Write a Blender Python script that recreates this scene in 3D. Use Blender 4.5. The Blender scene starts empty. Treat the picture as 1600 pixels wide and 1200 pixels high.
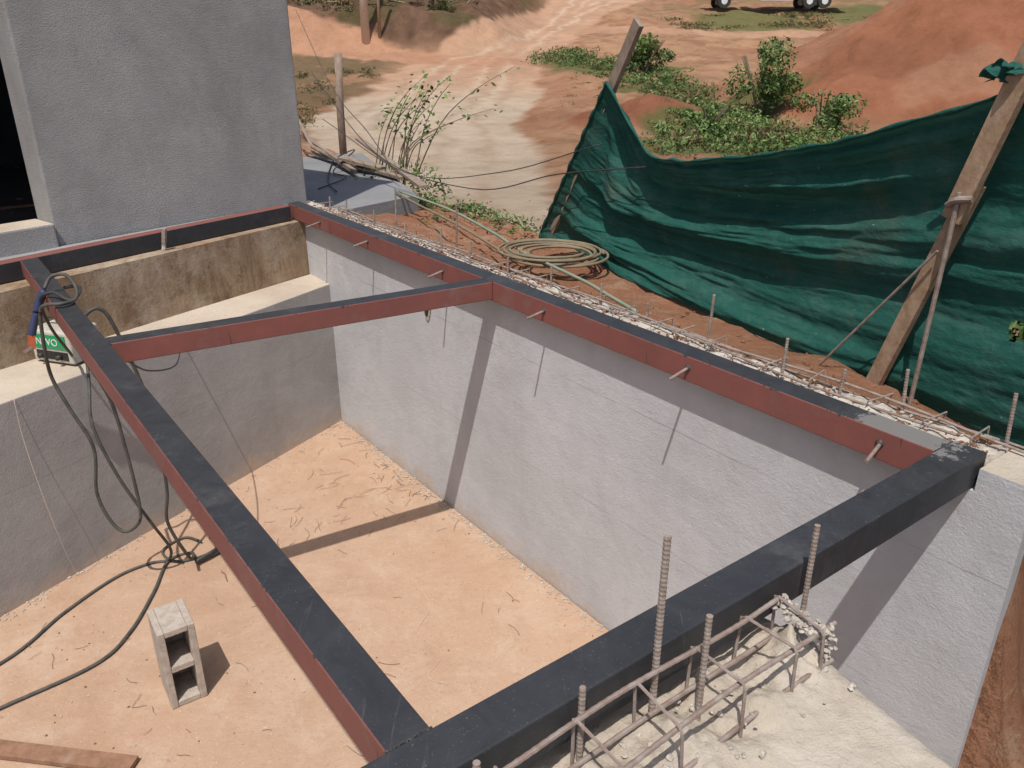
import bpy, bmesh, math, random
import numpy as np
from mathutils import Vector, Quaternion
random.seed(7); np.random.seed(7)
scene=bpy.context.scene
COL=scene.collection

# ------------------------------------------------------------------ helpers
def link(o,parent=None):
    COL.objects.link(o)
    if parent is not None: o.parent=parent
    return o
def empty(name):
    e=bpy.data.objects.new(name,None); COL.objects.link(e); return e
def mesh(name,verts,faces,mats,parent=None,smooth=False,midx=None):
    me=bpy.data.meshes.new(name)
    me.from_pydata([tuple(map(float,v)) for v in verts],[],[tuple(map(int,f)) for f in faces]); me.update()
    if not isinstance(mats,(list,tuple)): mats=[mats]
    for m in mats: me.materials.append(m)
    if midx is not None: me.polygons.foreach_set("material_index",midx)
    if smooth: me.polygons.foreach_set("use_smooth",[True]*len(me.polygons))
    me.update()
    return link(bpy.data.objects.new(name,me),parent)

class NT:
    def __init__(s,name):
        s.m=bpy.data.materials.new(name); s.m.use_nodes=True
        s.t=s.m.node_tree; s.n=s.t.nodes; s.l=s.t.links
        s.b=s.n["Principled BSDF"]; s.out=s.n["Material Output"]
        s.pos=s.n.new("ShaderNodeNewGeometry").outputs["Position"]
    def mapping(s,scale):
        mp=s.n.new("ShaderNodeMapping"); mp.inputs["Scale"].default_value=scale
        s.l.new(s.pos,mp.inputs["Vector"]); return mp.outputs[0]
    def noise(s,scale,detail=6,rough=.6,vec=None,dist=0):
        t=s.n.new("ShaderNodeTexNoise"); t.inputs["Scale"].default_value=scale
        t.inputs["Detail"].default_value=detail; t.inputs["Roughness"].default_value=rough
        t.inputs["Distortion"].default_value=dist
        s.l.new(vec if vec else s.pos,t.inputs["Vector"]); return t.outputs["Fac"]
    def ramp(s,fac,p0,p1,c0=(0,0,0),c1=(1,1,1)):
        r=s.n.new("ShaderNodeValToRGB"); s.l.new(fac,r.inputs[0])
        e=r.color_ramp.elements
        e[0].position=p0; e[1].position=p1; e[0].color=(*c0,1); e[1].color=(*c1,1)
        return r.outputs[0]
    def mix(s,fac,a,b,mode='MIX'):
        x=s.n.new("ShaderNodeMix"); x.data_type='RGBA'; x.blend_type=mode
        for sock,val in ((x.inputs[0],fac),(x.inputs[6],a),(x.inputs[7],b)):
            if hasattr(val,"links"): s.l.new(val,sock)
            elif isinstance(val,(int,float)): sock.default_value=val
            else: sock.default_value=(*val,1)
        return x.outputs[2]
    def math(s,op,a,b=0.0,c=None):
        x=s.n.new("ShaderNodeMath"); x.operation=op
        for i,val in enumerate((a,b)+((c,) if c is not None else ())):
            if hasattr(val,"links"): s.l.new(val,x.inputs[i])
            else: x.inputs[i].default_value=val
        return x.outputs[0]
    def sep(s):
        x=s.n.new("ShaderNodeSeparateXYZ"); s.l.new(s.pos,x.inputs[0]); return x.outputs
    def bump(s,h,strength=.3,dist=.01):
        b=s.n.new("ShaderNodeBump"); b.inputs["Strength"].default_value=strength
        b.inputs["Distance"].default_value=dist; s.l.new(h,b.inputs["Height"])
        prev=s.b.inputs["Normal"].links
        if prev: s.l.new(prev[0].from_socket,b.inputs["Normal"])
        s.l.new(b.outputs[0],s.b.inputs["Normal"])
    def color(s,c):
        if hasattr(c,"links"): s.l.new(c,s.b.inputs["Base Color"])
        else: s.b.inputs["Base Color"].default_value=(*c,1)
    def rough(s,v,spec=.3):
        if hasattr(v,"links"): s.l.new(v,s.b.inputs["Roughness"])
        else: s.b.inputs["Roughness"].default_value=v
        s.b.inputs["Specular IOR Level"].default_value=spec

def simple(name,c0,c1,scale=8,rough=.8,bs=60,bump=.3,bd=.004,spec=.3):
    t=NT(name)
    f=t.ramp(t.noise(scale),.35,.65)
    t.color(t.mix(f,c0,c1)); t.rough(rough,spec)
    t.bump(t.noise(bs,5),bump,bd)
    return t.m

# ------------------------------------------------------------------ materials
def m_plaster(name,base,dark,stain,bs=90,bump=.5,bd=.006,foot=False,lines=()):
    t=NT(name)
    c=t.mix(t.ramp(t.noise(2.2,7,.65),.35,.68),base,dark)
    c=t.mix(t.math('MULTIPLY',t.ramp(t.noise(1.0,5,.7,dist=.6),.5,.72),.55),c,stain)
    sp=t.ramp(t.noise(140,3),.60,.72); c=t.mix(t.math('MULTIPLY',sp,.35),c,tuple(x*.6 for x in base))
    v=t.mapping((9,9,1.1)); c=t.mix(t.math('MULTIPLY',t.ramp(t.noise(1.2,5,.6,v),.52,.75),.20),c,stain)
    v=t.mapping((1.5,1.5,5)); c=t.mix(t.math('MULTIPLY',t.ramp(t.noise(3,6,.75,v,1.5),.5,.62),.22),c,dark)
    z=t.sep()[2]
    for zl,wd_,k in lines:
        d=t.math('ABSOLUTE',t.math('ADD',t.math('MULTIPLY_ADD',t.noise(1.2,3),.03,-.015),t.math('ADD',z,-zl)))
        on=t.math('MULTIPLY',t.math('LESS_THAN',d,wd_),t.math('MULTIPLY',t.ramp(t.noise(2.3,4),.40,.55),k))
        c=t.mix(on,c,(.16,.15,.15))
    if foot:
        m=t.math('MULTIPLY_ADD',t.noise(5,6,.75),.55,-.18)
        k2=t.math('MULTIPLY',t.math('SUBTRACT',t.math('MULTIPLY',m,1.0),t.math('ADD',z,1.57)),5)
        k2=t.math('MINIMUM',t.math('MAXIMUM',k2,0),.6)
        c=t.mix(k2,c,(.50,.375,.27))
    t.color(c); t.rough(.92,.15)
    t.bump(t.noise(bs,6,.7),bump,bd); t.bump(t.noise(7,4),.25,.02); t.bump(t.noise(16,6,.7,t.mapping((1,1,2.2)),.8),.18,.012)
    return t.m
M_wall=m_plaster("painted_render",(.555,.555,.56),(.475,.475,.48),(.375,.37,.365),120,.5,.006,True,((-.36,.0018,.55),(-.93,.004,.16)))
M_leftwall=m_plaster("grey_render",(.395,.38,.368),(.325,.313,.302),(.255,.243,.228),110,.5,.006,True,((-.95,.004,.2),))
M_apron=m_plaster("grey_concrete",(.25,.25,.25),(.20,.20,.20),(.15,.15,.15),60,.5)
M_house=m_plaster("house_render",(.40,.388,.378),(.31,.302,.295),(.225,.215,.208),130,1.0,.010)
M_ledge=m_plaster("ledge_concrete",(.54,.46,.365),(.44,.37,.295),(.32,.245,.18),60,.6)

def m_floor():
    t=NT("dusty_screed")
    c=t.mix(t.ramp(t.noise(1.3,7,.6),.3,.7),(.475,.325,.228),(.415,.268,.178))
    c=t.mix(t.math('MULTIPLY',t.ramp(t.noise(3.5,9,.78,dist=.5),.48,.66),.55),c,(.52,.395,.295))
    c=t.mix(t.math('MULTIPLY',t.ramp(t.noise(.9,8,.75,dist=1.2),.50,.64),.5),c,(.37,.23,.15))
    c=t.mix(t.math('MULTIPLY',t.ramp(t.noise(9,8,.8),.52,.66),.30),c,(.33,.205,.135))
    c=t.mix(t.math('MULTIPLY',t.ramp(t.noise(90,3),.64,.72),.7),c,(.64,.54,.43))
    c=t.mix(t.math('MULTIPLY',t.ramp(t.noise(45,4,.7),.58,.70),.45),c,(.27,.17,.11))
    t.color(c); t.rough(.95,.1); t.bump(t.noise(150,5,.7),.5,.006); t.bump(t.noise(30,6,.7),.35,.012); t.bump(t.noise(4,5),.35,.03); return t.m
M_floor=m_floor()
def m_slab():
    t=NT("cream_mortar")
    c=t.mix(t.ramp(t.noise(5,7,.7),.35,.66),(.54,.47,.38),(.43,.36,.285))
    c=t.mix(t.math('MULTIPLY',t.ramp(t.noise(2,6,.7),.5,.7),.6),c,(.59,.54,.47))
    c=t.mix(t.math('MULTIPLY',t.ramp(t.noise(120,3),.62,.72),.5),c,(.35,.28,.22))
    t.color(c); t.rough(.95,.1); t.bump(t.noise(70,7,.75),.8,.01); t.bump(t.noise(12,5),.5,.02); return t.m
M_slab=m_slab()
M_rough=simple("broken_mortar",(.56,.51,.44),(.36,.31,.26),25,.95,80,1,.01,.1)
def m_stain():
    t=NT("stained_concrete")
    v=t.mapping((5,5,1.3))
    c=t.mix(t.ramp(t.noise(1.3,8,.75,v,.6),.35,.62),(.38,.285,.195),(.20,.13,.08))
    c=t.mix(t.math('MULTIPLY',t.ramp(t.noise(2.4,8,.75),.48,.62),.7),c,(.42,.35,.27))
    c=t.mix(t.math('MULTIPLY',t.ramp(t.noise(6,7,.8),.54,.64),.6),c,(.12,.08,.055))
    t.color(c); t.rough(.9,.15); t.bump(t.noise(60,5),.5,.006); return t.m
M_stain=m_stain()
def m_black():
    t=NT("black_paint")
    c=t.mix(t.ramp(t.noise(6,8,.75,dist=1.0),.35,.7),(.024,.025,.028),(.040,.041,.045))
    c=t.mix(t.math('MULTIPLY',t.ramp(t.noise(2.0,9,.8),.54,.76),.45),c,(.15,.145,.14))
    v=t.mapping((40,3,3)); c=t.mix(t.math('MULTIPLY',t.ramp(t.noise(1.5,6,.7,v,.8),.62,.70),.15),c,(.25,.23,.21))
    c=t.mix(t.math('MULTIPLY',t.ramp(t.noise(170,2),.66,.76),.4),c,(.28,.25,.22))
    # dusty welded corner
    d=t.n.new("ShaderNodeVectorMath"); d.operation='DISTANCE'; t.l.new(t.pos,d.inputs[0]); d.inputs[1].default_value=(1.2,2.2,0)
    dd=t.math('MULTIPLY',t.math('LESS_THAN',t.math('MULTIPLY_ADD',t.noise(16,6,.8),.5,d.outputs["Value"]),.40),.35)
    c=t.mix(dd,c,(.40,.38,.35))
    t.color(c); t.rough(t.ramp(t.noise(9,5),.3,.7,(.45,.45,.45),(.62,.62,.62)),.4)
    t.bump(t.noise(30,4),.08,.004); return t.m
M_black=m_black()
def m_primer(name="red_oxide_primer",edge=True):
    t=NT(name)
    c=t.mix(t.ramp(t.noise(5,7,.7),.35,.7),(.225,.080,.065),(.165,.062,.053))
    c=t.mix(t.math('MULTIPLY',t.ramp(t.noise(2.5,8,.8),.52,.70),.55),c,(.28,.17,.15))
    if edge:
        z=t.sep()[2]
        nz=t.math('MULTIPLY_ADD',t.noise(14,6,.8,t.mapping((1,1,.35))),.09,-.062)
        m=t.math('GREATER_THAN',t.math('ADD',z,nz),-.012)
        c=t.mix(m,c,(.032,.032,.036))
        v=t.mapping((22,22,1.2)); d=t.math('GREATER_THAN',t.noise(1.3,3,.6,v),.69); c=t.mix(t.math('MULTIPLY',d,.75),c,(.03,.03,.03))
    t.color(c); t.rough(.6,.3); t.bump(t.noise(40,4),.1,.004); return t.m
M_primer=m_primer(); M_primer2=m_primer("red_primer_plain",False)
M_rebar=simple("rusty_rebar",(.20,.14,.11),(.30,.25,.22),30,.75,200,.5,.002)
M_rebar_grey=simple("dusty_rebar",(.33,.28,.24),(.22,.16,.13),40,.8,200,.5,.002)
M_cable=simple("grey_cable",(.055,.055,.05),(.095,.09,.075),20,.6,200,.1,.001)
M_cable2=simple("dark_cable",(.035,.035,.035),(.06,.055,.05),20,.55,200,.1,.001)
M_hose=simple("dusty_hose",(.24,.185,.12),(.16,.14,.09),12,.7,100,.2,.002)
M_hoseg=simple("green_hose",(.16,.25,.18),(.27,.27,.19),12,.6,100,.2,.002)
M_pvc=simple("pale_pipe",(.65,.52,.42),(.55,.42,.33),10,.6,60,.1,.001)
def m_wood(name,a,b):
    t=NT(name)
    c=t.mix(t.ramp(t.noise(3,6,.7,t.mapping((8,8,5))),.35,.65),a,b)
    c=t.mix(t.math('MULTIPLY',t.ramp(t.noise(9,5,.7),.5,.75),.5),c,tuple(x*.45 for x in b))
    c=t.mix(t.math('MULTIPLY',t.ramp(t.noise(2.5,3,.7),.6,.7),.35),c,(.5,.43,.35))
    t.color(c); t.rough(.85,.2); t.bump(t.noise(40,4),.5,.004); return t.m
M_wood=m_wood("old_timber",(.40,.28,.19),(.28,.18,.11)); M_woodg=m_wood("weathered_wood",(.33,.26,.20),(.22,.16,.12))
M_woodb=m_wood("brown_board",(.30,.17,.105),(.22,.12,.075))
M_block=simple("concrete_block_grey",(.50,.43,.36),(.38,.32,.27),30,.95,160,1,.006,.1)
M_room_shade=simple("room_shade",(.05,.05,.055),(.03,.03,.03),4,.9)  # near-black colour paints in the shade of the room behind the opening
M_hole=simple("hole_dark",(.02,.02,.02),(.04,.035,.03),10,.9)
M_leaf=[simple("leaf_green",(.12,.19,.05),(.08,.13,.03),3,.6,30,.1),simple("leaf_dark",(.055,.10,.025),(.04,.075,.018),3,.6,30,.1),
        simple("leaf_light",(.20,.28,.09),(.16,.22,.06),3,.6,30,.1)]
M_dry=[simple("dry_leaf",(.22,.16,.07),(.14,.11,.05),3,.8),simple("leaf_olive",(.10,.12,.04),(.07,.08,.03),3,.7),simple("dry_brown",(.12,.075,.04),(.09,.06,.03),3,.8)]
M_stem=simple("stem_bark",(.24,.19,.12),(.15,.11,.08),20,.8)
M_cream=simple("cream_metal",(.55,.52,.45),(.42,.38,.32),12,.5)
M_lab=simple("green_label",(.02,.30,.12),(.03,.26,.10),8,.5)
M_white=simple("white_paint",(.7,.7,.68),(.6,.6,.58),3,.5)
M_blue=simple("blue_plastic",(.03,.05,.13),(.05,.06,.12),8,.5)
M_orange=simple("orange_plastic",(.50,.13,.05),(.40,.10,.05),8,.5)
def m_cloth():
    t=NT("green_shade_net")
    c=t.mix(t.ramp(t.noise(2.2,6,.6),.3,.7),(.014,.078,.060),(.020,.105,.082))
    c=t.mix(t.math('MULTIPLY',t.ramp(t.noise(3.5,8,.75,t.mapping((1,1,1.6))),.48,.72),.48),c,(.09,.17,.14))
    c=t.mix(t.math('MULTIPLY',t.ramp(t.noise(1.4,6,.7),.56,.72),.55),c,(.12,.115,.08))
    c=t.mix(t.math('MULTIPLY',t.ramp(t.noise(90,2,.5,t.mapping((.25,.25,2.2))),.45,.62),.25),c,(.004,.05,.038))
    c=t.mix(t.math('MULTIPLY',t.ramp(t.noise(35,3),.71,.77),.7),c,(.4,.45,.42))
    t.color(c); t.rough(.75,.2); t.bump(t.noise(12,6,.6,t.mapping((1,1,2))),.5,.02); t.bump(t.noise(160,2,.5,t.mapping((.4,.4,2))),.3,.002)
    tr=t.n.new("ShaderNodeBsdfTranslucent"); t.l.new(c,tr.inputs[0]); mx=t.n.new("ShaderNodeMixShader"); mx.inputs[0].default_value=.15
    t.l.new(t.b.outputs[0],mx.inputs[1]); t.l.new(tr.outputs[0],mx.inputs[2]); t.l.new(mx.outputs[0],t.out.inputs[0])
    return t.m
M_cloth=m_cloth()
def m_dirt(name="red_dirt",a=(.41,.215,.128),b=(.30,.135,.076),c2=(.47,.33,.225)):
    t=NT(name)
    c=t.mix(t.ramp(t.noise(1.8,8,.7),.35,.65),a,b)
    c=t.mix(t.math('MULTIPLY',t.ramp(t.noise(4.5,8,.75),.52,.68),.7),c,c2)
    c=t.mix(t.math('MULTIPLY',t.ramp(t.noise(50,4,.7),.55,.7),.5),c,tuple(x*.5 for x in b))
    t.color(c); t.rough(.95,.08); t.bump(t.noise(35,8,.8),1,.03); t.bump(t.noise(6,5),.5,.06); return t.m
M_dirt=m_dirt()
def m_terrain():
    t=NT("terrain_earth")
    a=t.n.new("ShaderNodeAttribute"); a.attribute_name="Col"
    c=t.mix(t.math('MULTIPLY',t.ramp(t.noise(1.2,9,.75),.45,.68),.45),a.outputs["Color"],t.mix(1.0,a.outputs["Color"],(.60,.52,.44),'MULTIPLY'))
    c=t.mix(t.math('MULTIPLY',t.ramp(t.noise(4,7,.8),.58,.7),.18),c,(.54,.39,.28))
    t.color(c); t.rough(.97,.05); t.bump(t.noise(2.2,10,.8),.8,.35); return t.m
M_terrain=m_terrain()

# ------------------------------------------------------------------ site frame: t runs along the long wall, o is outward from it
B=np.array([1.352,2.074]); dT=np.array([-.599,.801]); nO=np.array([.801,.599])
def W(t,o,z=None):
    p=B+dT*t+nO*o
    return (p[0],p[1]) if z is None else (p[0],p[1],z)
def to_local(x,y):
    rx=x-B[0]; ry=y-B[1]
    return rx*dT[0]+ry*dT[1], rx*nO[0]+ry*nO[1]

def prism(name,pts,z0,z1,mat,parent=None,bevel=0,topmat=None):
    n=len(pts)
    A=sum(pts[i][0]*pts[(i+1)%n][1]-pts[(i+1)%n][0]*pts[i][1] for i in range(n))
    if A<0: pts=pts[::-1]
    v=[(p[0],p[1],z0) for p in pts]+[(p[0],p[1],z1) for p in pts]
    f=[tuple(range(n))[::-1],tuple(range(n,2*n))]+[(i,(i+1)%n,n+(i+1)%n,n+i) for i in range(n)]
    mats=[mat]+([topmat] if topmat else [])
    mi=[0]*len(f)
    if topmat: mi[1]=1
    o=mesh(name,v,f,mats,parent,midx=mi)
    if bevel:
        b=o.modifiers.new("bevel",'BEVEL'); b.width=bevel; b.segments=2; b.limit_method='ANGLE'
    return o

def tubepts(pts,r,seg=8,rfun=None):
    pts=[Vector(p) for p in pts]; V=[];F=[]
    for i,p in enumerate(pts):
        if i==0: tg=pts[1]-p
        elif i==len(pts)-1: tg=p-pts[i-1]
        else: tg=pts[i+1]-pts[i-1]
        tg.normalize()
        ref=Vector((0,0,1)) if abs(tg.z)<.92 else Vector((1,0,0))
        a=tg.cross(ref).normalized(); b=tg.cross(a).normalized()
        rr=r if rfun is None else rfun(i,len(pts))
        for k in range(seg):
            an=2*math.pi*k/seg
            V.append(p+a*math.cos(an)*rr+b*math.sin(an)*rr)
    for i in range(len(pts)-1):
        for k in range(seg):
            k2=(k+1)%seg
            F.append((i*seg+k,i*seg+k2,(i+1)*seg+k2,(i+1)*seg+k))
    F.append(tuple(range(seg))[::-1]); F.append(tuple((len(pts)-1)*seg+k for k in range(seg)))
    return V,F
def smoothpts(pts,sub=8):
    pts=[Vector(p) for p in pts]
    if len(pts)<3: return pts
    q=[pts[0]*2-pts[1]]+pts+[pts[-1]*2-pts[-2]]; out=[]
    for i in range(1,len(q)-2):
        p0,p1,p2,p3=q[i-1:i+3]
        for k in range(sub):
            s=k/sub
            out.append(.5*((2*p1)+(p2-p0)*s+(2*p0-5*p1+4*p2-p3)*s*s+(3*p1-p0-3*p2+p3)*s**3))
    out.append(pts[-1]); return out
class Bag:
    def __init__(s): s.V=[];s.F=[];s.M=[]
    def add(s,V,F,m=0):
        n=len(s.V); s.V+=list(V); s.F+=[tuple(i+n for i in f) for f in F]; s.M+=[m]*len(F)
    def build(s,name,mats,parent=None,smooth=False): return mesh(name,s.V,s.F,mats,parent,smooth,s.M)
def tube(name,pts,r,mat,parent=None,sub=8,seg=8):
    V,F=tubepts(smoothpts(pts,sub),r,seg); return mesh(name,V,F,mat,parent,True)
def rebar(bag,p0,p1,r=.006,m=0):
    p0=Vector(p0);p1=Vector(p1);L=(p1-p0).length; n=max(4,int(L/.005))
    V,F=tubepts([p0.lerp(p1,i/n) for i in range(n+1)],r,8,lambda i,N:r*(1.0 if i%2 else 1.15)); bag.add(V,F,m)
def obox(bag,p0,p1,w,h,m=0,up=(0,0,1)):
    p0=Vector(p0);p1=Vector(p1);d=(p1-p0).normalized();s=d.cross(Vector(up)).normalized();u=s.cross(d)
    V=[q+s*a*w/2+u*b*h/2 for q in(p0,p1) for a,b in((-1,-1),(1,-1),(1,1),(-1,1))]
    bag.add(V,[(3,2,1,0),(4,5,6,7),(0,1,5,4),(1,2,6,5),(2,3,7,6),(3,0,4,7)],m)
def rock(bag,c,s,m=0):
    V=[];fr=(1+5**.5)/2
    base=[(-1,fr,0),(1,fr,0),(-1,-fr,0),(1,-fr,0),(0,-1,fr),(0,1,fr),(0,-1,-fr),(0,1,-fr),(fr,0,-1),(fr,0,1),(-fr,0,-1),(-fr,0,1)]
    F=[(0,11,5),(0,5,1),(0,1,7),(0,7,10),(0,10,11),(1,5,9),(5,11,4),(11,10,2),(10,7,6),(7,1,8),(3,9,4),(3,4,2),(3,2,6),(3,6,8),(3,8,9),(4,9,5),(2,4,11),(6,2,10),(8,6,7),(9,8,1)]
    sc=[random.uniform(.6,1.3) for _ in range(3)]; an=random.random()*6.3
    for v in base:
        k=s*random.uniform(.35,.62)
        x,y,z=v[0]*k*sc[0],v[1]*k*sc[1],v[2]*k*sc[2]*.7
        V.append((c[0]+x*math.cos(an)-y*math.sin(an),c[1]+x*math.sin(an)+y*math.cos(an),c[2]+z))
    bag.add(V,F,m)

def vnoise(x,y,seed=0):
    xi=np.floor(x).astype(np.int64); yi=np.floor(y).astype(np.int64); xf=x-xi; yf=y-yi
    def h(a,b):
        n=(a*374761393+b*668265263+seed*982451653)&0x7fffffff
        n=((n^(n>>13))*1274126177)&0x7fffffff
        return ((n^(n>>16))&0xffff)/65535.0
    u=xf*xf*(3-2*xf); v=yf*yf*(3-2*yf)
    return (h(xi,yi)*(1-u)+h(xi+1,yi)*u)*(1-v)+(h(xi,yi+1)*(1-u)+h(xi+1,yi+1)*u)*v
def fbm(x,y,o=5,seed=0):
    s=0;a=.5
    for i in range(o):
        s=s+a*vnoise(x*2**i,y*2**i,seed+i); a*=.5
    return s
def sstep(a,b,x):
    t=np.clip((x-a)/(b-a),0,1); return t*t*(3-2*t)
def gridmesh(name,X,Y,Z,mat,col=None,parent=None):
    ny,nx=X.shape
    V=np.stack([X.ravel(),Y.ravel(),Z.ravel()],1)
    idx=np.arange(nx*ny).reshape(ny,nx)
    F=np.stack([idx[:-1,:-1].ravel(),idx[:-1,1:].ravel(),idx[1:,1:].ravel(),idx[1:,:-1].ravel()],1)
    me=bpy.data.meshes.new(name); me.vertices.add(len(V)); me.vertices.foreach_set("co",V.ravel())
    me.loops.add(F.size); me.loops.foreach_set("vertex_index",F.ravel().astype(np.int32))
    me.polygons.add(len(F)); me.polygons.foreach_set("loop_start",np.arange(0,F.size,4,dtype=np.int32))
    me.polygons.foreach_set("loop_total",np.full(len(F),4,dtype=np.int32))
    me.polygons.foreach_set("use_smooth",np.ones(len(F),dtype=bool))
    me.update(calc_edges=True); me.validate()
    me.materials.append(mat)
    if col is not None:
        ca=me.color_attributes.new("Col",'FLOAT_COLOR','POINT')
        ca.data.foreach_set("color",np.concatenate([col.reshape(-1,3),np.ones((len(V),1))],1).ravel())
    return link(bpy.data.objects.new(name,me),parent)

# ------------------------------------------------------------------ far terrain
ty=[0,7,9,12,16,22,30,40,52,65,80,120,200,400]
tz=[-3,-2.6,-1.7,-1.5,-1.7,-1.9,-1.8,-1.2,0,1.8,4.3,12,30,80]
road=[(-.5,8,2.5),(-.7,14.3,2.8),(-1.6,18.5,4.6),(-2.7,25,6.2),(-3.8,31.5,7.4),(-2.6,39,7.6),(-2.6,44.5,7.8),(-1.8,51,6.8),(.6,55.5,5.0),(2.5,63,4.6),(5.6,74,5.6),(7.7,80,8),(14,110,9)]
def polydist(x,y,pts):
    best=np.full(x.shape,1e9)
    for (x0,y0,w0),(x1,y1,w1) in zip(pts[:-1],pts[1:]):
        dx,dy=x1-x0,y1-y0; s=np.clip(((x-x0)*dx+(y-y0)*dy)/(dx*dx+dy*dy),0,1)
        d=np.hypot(x-x0-s*dx,y-y0-s*dy)-(w0+(w1-w0)*s)*.5
        best=np.minimum(best,d)
    return best
def far_h(x,y):
    z=.25*(np.interp(y-1.5,ty,tz)+np.interp(y+1.5,ty,tz))+.5*np.interp(y,ty,tz)
    offroad=sstep(-.2,1.6,polydist(x,y,road))
    z=z+(fbm(x*.35,y*.35,5,3)-.48)*.5*sstep(8,25,y)*(.25+.75*offroad)
    z=z+(fbm(x*1.3,y*1.3,4,4)-.48)*.30*sstep(10,16,y)*offroad+.18*offroad*sstep(12,18,y)
    em=sstep(53,57,y-.1*x)*sstep(1,-3,x-(y-55)*.12)
    z=z+em*(1.8+1.8*(fbm(x*.3,y*.3,5,9)-.4))
    d=np.hypot((x-16.8),(y-34)*1.0)+ (fbm(x*.5,y*.5,4,5)-.5)*1.6
    z=z+4.9*np.clip(1-d/8.8,0,1)**1.05
    d2=np.hypot((x-27)*.7,(y-36))+ (fbm(x*.5,y*.5,4,6)-.5)*1.6
    z=z+3.6*np.clip(1-d2/8.5,0,1)
    d3=np.hypot((x-4.6)*.8,(y-29)); z=z+.9*np.clip(1-d3/2.6,0,1)
    return z
sx=np.sinh(np.linspace(-3.6,3.9,680)); X1=sx*4.0
Y1=7+np.concatenate([np.linspace(0,73,640),np.linspace(74,330,60)])
X,Y=np.meshgrid(X1,Y1); Z=far_h(X,Y)
rd=polydist(X,Y,road)+(fbm(X*.8,Y*.8,4,11)-.5)*1.2
rb=polydist(X,Y,[(-1,50,4),(-9,52,3.6),(-15,54,3.6),(-40,58,4)])+(fbm(X*.8,Y*.8,4,12)-.5)*1.2
rc=polydist(X,Y,[(3,64,4),(12,60.5,3.0),(30,60,3.4),(80,64,5)])+(fbm(X*.8,Y*.8,4,13)-.5)*1.4
N1=fbm(X*.6,Y*.6,5,21); N2=fbm(X*.18,Y*.18,4,22); N3=fbm(X*1.6,Y*1.6,5,23)
def L(c): return np.array(c)[None,None,:]
C=L((.40,.235,.14))*(.72+.58*N1[...,None])
def blend(C,mask,c): return C*(1-mask[...,None])+c*mask[...,None]
C=blend(C,sstep(.48,.6,N2)*.6,L((.34,.16,.09)))
C=blend(C,sstep(.54,.62,N3)*.45,L((.27,.12,.07)))
lf=sstep(-5.2,-8,X)*sstep(.38,.48,N1)*sstep(12,16,Y)
C=blend(C,lf*.85,L((.17,.125,.07)))
far=sstep(66,72,Y)*sstep(.40,.50,N1)*sstep(9,12,X)
C=blend(C,far*.6,L((.18,.14,.07)))
em=sstep(53,55,Y-.1*X)*sstep(2,-2,X-(Y-55)*.12)
C=blend(C,em,L((.17,.10,.065))*(.5+1.0*N3[...,None])); C=blend(C,em*sstep(.46,.54,fbm(X*.5,Y*.5,4,31))*.6,L((.09,.085,.035)))
hm=sstep(8.9,7.8,np.hypot(X-16.8,Y-34))+sstep(9.5,8,np.hypot((X-27)*.7,Y-36)); hm=np.clip(hm,0,1)
C=blend(C,hm,L((.35,.148,.082))*(.70+.6*N1[...,None]))
C=blend(C,hm*sstep(.5,.6,fbm(X*.35,Y*.35,4,33))*.5,L((.42,.235,.145)))
rm=sstep(2.8,1.8,np.hypot((X-4.6)*.8,Y-29)); C=blend(C,rm*.9,L((.30,.115,.065))*(.7+.6*N3[...,None]))
rm2=sstep(5,3,np.hypot(X-3,(Y-40)*.6)); C=blend(C,rm2*.4,L((.40,.20,.115)))
vg=np.zeros(X.shape)
vpts=[(2.6,51,2.0),(4.5,47,2.8),(6.9,46,2.6),(7.3,39,3.0),(7.8,31.5,2.8),(7.8,27,2.6),(5.8,27,1.8),(5.2,23,1.8),(8.5,23,2.6),(6.5,35,2.0),(18,66,5),(30,68,7)]
for (a,b,r) in vpts:
    vg=np.maximum(vg,sstep(r*1.15,r*.7,np.hypot(X-a,Y-b)+(N1-.5)*3))
C=blend(C,vg*.8,L((.12,.14,.05)))
pale=sstep(46,33,Y)[...,None]
C=blend(C,sstep(.4,-.2,rd),(L((.565,.445,.325))*pale+L((.53,.325,.21))*(1-pale))*(.82+.36*N1[...,None]))
C=blend(C,sstep(.5,-.3,rb),L((.50,.275,.17))*(.86+.28*N1[...,None]))
C=blend(C,sstep(.5,-.3,rc)*(1-hm)*.85,L((.50,.30,.19))*(.86+.28*N1[...,None]))
for off,k in ((1.9,.5),(1.25,-.45),(3.1,.45),(2.5,-.4)):
    tk=np.exp(-((rd+off)/.2)**2)*abs(k)*sstep(.2,.5,N2+.1); C=blend(C,tk,L((.64,.52,.39)) if k>0 else L((.42,.29,.19)))
gridmesh("terrain",X,Y,Z,M_terrain,np.clip(C,0.01,.8))

# ------------------------------------------------------------------ near ground around the wall
crest=[(-9,18),(-2.4,11.2),(-1.0,7.9),(.17,6.35),(1.25,3.9),(2.1,2.4),(2.9,1.0)]
T,O=np.meshgrid(np.arange(-2.6,15,.055),np.concatenate([np.arange(-10,-.3,.12),np.arange(-.3,6,.055)]))
x=B[0]+dT[0]*T+nO[0]*O; y=B[1]+dT[1]*T+nO[1]*O
best=np.full(x.shape,1e9); sg=np.zeros(x.shape)
for (x0,y0),(x1,y1) in zip(crest[:-1],crest[1:]):
    dx,dy=x1-x0,y1-y0; s=np.clip(((x-x0)*dx+(y-y0)*dy)/(dx*dx+dy*dy),0,1)
    d=np.hypot(x-x0-s*dx,y-y0-s*dy); cr=(dx*(y-y0)-dy*(x-x0))
    m=d<best; best=np.where(m,d,best); sg=np.where(m,np.sign(cr),sg)
cd=best*sg
nn=fbm(x*2.2,y*2.2,5,41)
zz=-.17+(nn-.48)*.16+(fbm(x*9,y*9,4,42)-.48)*.06
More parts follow.
